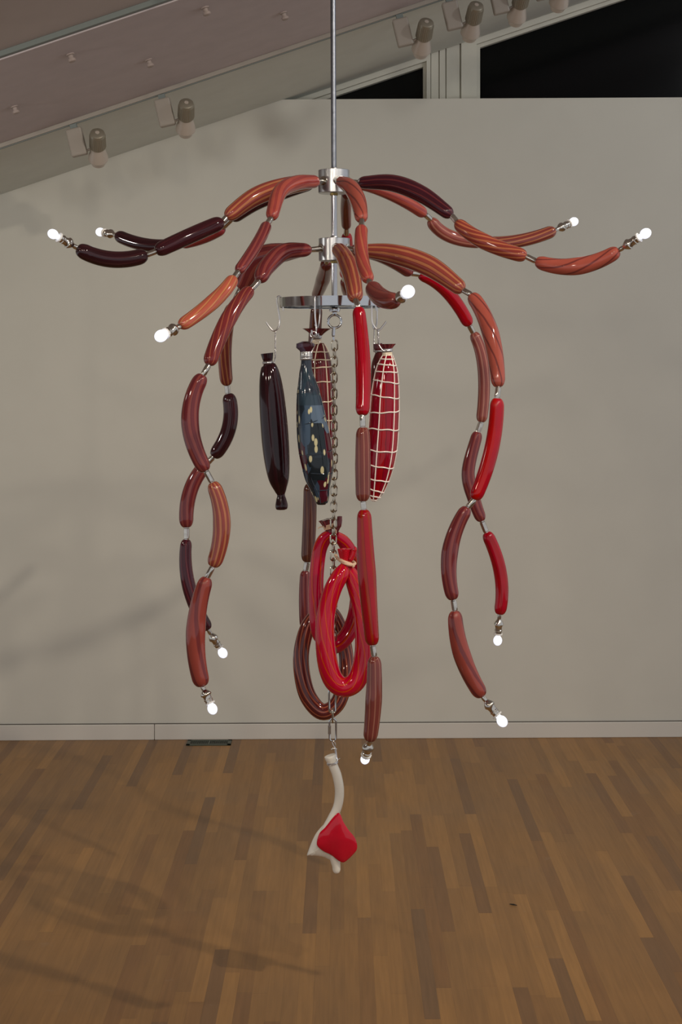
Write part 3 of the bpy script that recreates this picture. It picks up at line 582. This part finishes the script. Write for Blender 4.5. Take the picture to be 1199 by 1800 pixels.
# ------------------------------------------------------------------ ring sausages
def ring_sausage(path, mat, lb, frm, ties):
    sp = smooth_path(path, 8); C = [P(x, y, dd) for x, y, dd, r in sp]; R = [W(r, dd) for x, y, dd, r in sp]
    t = thing('ring_sausage', P(602, 1200, path[5][2]), lb, 'sausage', 'looped sausages on the chain'); bm = nb(); add_tube(bm, C, R, 28); obj('casing', bm, mat, t); return t
HOT = glass('hot_red_glass', (214, 14, 54), (226, 92, 62), 9, 1.0, .16, (196, 14, 48), mottled=.12)
PINK = glass('crimson_glass', (204, 12, 58), (220, 88, 58), 5, .5, .14, (160, 10, 46), mottled=.12)
RUST = glass('dark_rust_glass', (104, 28, 26), (182, 84, 44), 11, .5, .26, (62, 14, 18))
t = ring_sausage([(572, 1066, .2, 6), (556, 1080, .19, 11), (540, 1105, .18, 13.5), (530, 1145, .17, 14), (531, 1185, .16, 14.5), (542, 1225, .15, 15), (566, 1251, .14, 14.5), (592, 1238, .15, 14), (606, 1200, .18, 13.5), (609, 1160, .21, 13), (602, 1115, .22, 12.5), (590, 1082, .22, 10), (578, 1066, .21, 6)], RUST,
    'dark rust brown looped glass sausage hanging lowest, behind the red loops', None, None)
bm = nb(); coil(bm, P(575, 1062, .205), Vector((1, .2, 0)), W(7), 2, .003, .006); add_tube(bm, P3([(575, 1060, .2), (583, 1052, .1), (588, 1047, .004)]), .003, 6); obj('string_tie', bm, TWINE, t)
bm = nb(); frill(bm, P(575, 1066, .205), Vector((0, 0, 1)), W(5), W(8), W(14), 5); obj('casing_end', bm, RUST, t)
t = ring_sausage([(583, 937, .035, 8), (570, 949, .055, 12), (561, 972, .06, 12.5), (556, 1020, .06, 13), (557, 1070, .06, 14), (562, 1112, .06, 14.5), (582, 1135, .07, 14.5), (606, 1122, .09, 14.5), (624, 1085, .11, 14), (629, 1035, .12, 13.5), (621, 985, .11, 13), (606, 955, .08, 12), (589, 940, .045, 8)], PINK,
    'crimson looped glass sausage tied at the top behind the front loop', None, None)
bm = nb(); a = P(580, 936, .04); frill(bm, a, Vector((-.25, 0, 1)).normalized(), W(6.5), W(12), W(24), 5, 40, .3); add_tube(bm, P3([(590, 936, .04), (595, 925, .04), (597, 912, .04), (597, 907, .04)]), [W(4)]*8+[W(5)]*8+[W(4.5)]*8+[W(2)], 12); obj('casing_end', bm, FRILL, t)
bm = nb(); coil(bm, P(579, 930, .04), Vector((-.2, 0, 1)), W(8.5), 3, .003, .006); add_tube(bm, P3([(573, 927, .03), (564, 926, .03), (559, 929, .03)]), .002, 6); add_tube(bm, P3([(585, 929, .03), (590, 931, .0), (591, 938, -.004)]), .002, 6); obj('string_tie', bm, TWINE, t)
t = ring_sausage([(606, 993, -.07, 7), (600, 1008, -.085, 14), (586, 1034, -.09, 15.5), (575, 1070, -.095, 16), (571, 1110, -.1, 17), (575, 1160, -.1, 18), (586, 1195, -.1, 18), (606, 1208, -.1, 17.5), (628, 1194, -.1, 17.5), (640, 1150, -.09, 17), (639, 1100, -.075, 16), (631, 1055, -.06, 15), (619, 1015, -.055, 13.5), (609, 993, -.06, 7)], HOT,
    'bright red looped glass sausage in front, tied to the chain with pale string', None, None)
bm = nb(); add_tube(bm, [P(607, 996, -.065), P(607, 985, -.065), P(606, 972, -.065), P(606, 965, -.065), P(606, 967, -.065)], [W(7), W(8), W(10), W(11), W(4)], 24, mod=[0, .06, .12, .15, 0, 4]); add_tube(bm, P3([(613, 992, -.07), (618, 980, -.075), (622, 967, -.075), (622, 965, -.075)]), [W(3)]*6+[W(5)]*10+[W(5.5)]*8+[W(2)], 14); obj('casing_end', bm, HOT, t)
bm = nb(); pp = [(590, 976, .004, ), (594, 982, -.03), (604, 989, -.085), (616, 993, -.09), (624, 991, -.07), (620, 987, -.05), (608, 984, -.045), (598, 983, -.06), (604, 987, -.088), (618, 992, -.088), (622, 996, -.085)]
add_tube(bm, P3(pp), .0055, 8); obj('string_tie', bm, TWINE, t)

# ------------------------------------------------------------------ white chop ornament
t = thing('glass_chop', P(590, 1532), 'ivory glass bone with a glossy red meat shape hanging at the bottom of the chain', 'ornament')
d = 0.0
bm = nb(); C, R = body([(580, 1328, 10), (581, 1331, 10.5), (584, 1338, 9.5), (586, 1346, 8.2), (592, 1362, 8.3), (596.5, 1385, 8.3), (596, 1405, 8.2), (592, 1422, 8), (583, 1440, 8), (572, 1460, 8), (562, 1480, 8), (553, 1496, 6), (547, 1502, 3)], d); add_tube(bm, C, R, 24)
def puffy(bm, poly, d, thick, n=7, back=1.0, spike=False):
    sp = poly; cx = sum(p[0] for p in sp)/len(sp); cy = sum(p[1] for p in sp)/len(sp); rings = {}
    for side in (-1, 1):
        prev = None
        for i in range(n+1):
            s = math.cos(PI/2*i/n)*.999+.001; h = thick*math.sin(PI/2*i/n)*(1 if side < 0 else back)
            if i == 0 and side == 1: prev = rings[0]; continue
            rg = [bm.verts.new(P(cx+(x-cx)*s, cy+(y-cy)*s, d)+Vector((0, side*h, 0))) for x, y in sp]
            if i == 0: rings[0] = rg
            if prev:
                for k in range(len(sp)):
                    f = bm.faces.new((prev[k], prev[(k+1) % len(sp)], rg[(k+1) % len(sp)], rg[k])); f.smooth = True
            prev = rg
        f = bm.faces.new(prev); f.smooth = True
def closed_smooth(poly, per=6):
    n = len(poly); out = []
    for i in range(n):
        a, b, c, e = (poly[(i+j-1) % n] for j in range(4))
        for k in range(per):
            t = k/per; out.append(tuple(.5*(2*q+(r-p)*t+(2*p-5*q+4*r-s)*t*t+(3*q-p-3*r+s)*t**3) for p, q, r, s in zip(a, b, c, e)))
    return out
puffy(bm, closed_smooth([(592, 1418), (584, 1435), (570, 1448), (556, 1464), (547, 1482), (541, 1498), (539.5, 1503.5), (543, 1504), (556, 1504.5), (570, 1507), (580, 1512), (594, 1517), (602, 1510), (606, 1485), (603, 1455), (598, 1430)], 4), d+.006, .024)
C2, R2 = body([(586, 1500, 9), (589, 1512, 8.5), (591, 1522, 7.6), (591.5, 1530, 6.8), (591.5, 1534, 4.5), (591.5, 1535.5, 1)], d); add_tube(bm, C2, R2, 20)
obj('bone', bm, BONE, t, 'ivory glass bone')
bm = nb(); puffy(bm, closed_smooth([(594, 1429), (599, 1433), (604, 1445), (613, 1459), (623, 1471), (627.5, 1483), (627, 1494), (619, 1504), (608, 1514), (602, 1516), (595, 1513), (582, 1503), (568, 1496), (558, 1487), (557.5, 1477), (562, 1464), (572, 1454), (583, 1440)], 4), d-.022, .013, back=.9)
obj('meat', bm, MEAT, t, 'glossy red meat shape')
bm = nb(); coil(bm, P(585, 1343, d), P(584, 1338, d)-P(586, 1348, d), W(9.8), 3, .0013, .003); add_tube(bm, P3([(583, 1302, 0), (586, 1310, -.003), (590, 1316, 0), (592, 1330, -.005), (593, 1338, -.016), (588, 1342, -.02)]), .0016, 6)
add_tube(bm, P3([(586, 1301, 0), (590, 1309, .003), (589, 1318, .003), (592, 1334, -.01), (598, 1333, -.012)]), .0016, 6); add_tube(bm, P3([(582, 1317, 0), (588, 1315.5, -.003), (592, 1317, 0)]), .002, 6); obj('hanging_wire', bm, STEEL, t)

# ------------------------------------------------------------------ light
w = bpy.data.worlds.new('world'); sc.world = w; w.use_nodes = True
bg = w.node_tree.nodes['Background']; bg.inputs['Color'].default_value = (.95, .95, 1.0, 1); bg.inputs['Strength'].default_value = .55
def spot_light(loc, target, power, ang, rad, colr, blend=.8):
    l = bpy.data.lights.new('unseen_spot', 'SPOT'); l.energy = power; l.spot_size = math.radians(ang); l.spot_blend = blend; l.shadow_soft_size = rad; l.color = colr
    o = bpy.data.objects.new('unseen_spot', l); col.objects.link(o); o.location = loc
    o.rotation_euler = (Vector(target)-Vector(loc)).to_track_quat('-Z', 'Y').to_euler()
def area_light(loc, target, power, sx, sy, colr):
    l = bpy.data.lights.new('room_light', 'AREA'); l.shape = 'RECTANGLE'; l.size = sx; l.size_y = sy; l.energy = power; l.color = colr
    o = bpy.data.objects.new('room_light', l); col.objects.link(o); o.location = loc
    o.rotation_euler = (Vector(target)-Vector(loc)).to_track_quat('-Z', 'Y').to_euler()
WARM = (1.0, .88, .74); NEUT = (1.0, .975, .92)
spot_light((2.7, 3.0, 4.75), (-.9, 6.4, 0.6), 300, 80, .05, WARM)
spot_light((1.3, 2.2, 4.3), (-.5, 6.2, .4), 100, 90, .05, WARM)
spot_light((.1, .8, 3.9), (-.4, 9.1, 1.6), 80, 80, .12, WARM)
spot_light((-1.2, 1.8, 3.4), (-.8, 9.1, 1.8), 45, 80, .12, WARM)
spot_light((-2.4, 3.2, 3.0), (-.2, 6.5, 1.6), 22, 80, .05, WARM)
spot_light((-2.9, 5.2, 2.9), (-.3, 9.1, 1.5), 66, 130, .1, NEUT, 1.0)  # added wash lamp, out of view on the left, brightens the wall
spot_light((3.7, 5.4, 4.9), (.4, 9.1, 1.4), 115, 120, .1, (.95, .97, 1.0), 1.0)  # its added counterpart out of view on the right, also brightens the wall
sc.view_settings.view_transform = 'Standard'; sc.view_settings.look = 'None'; sc.view_settings.exposure = 0.0; sc.view_settings.gamma = 1.0
try: sc.view_settings.use_curve_mapping = False
except Exception: pass
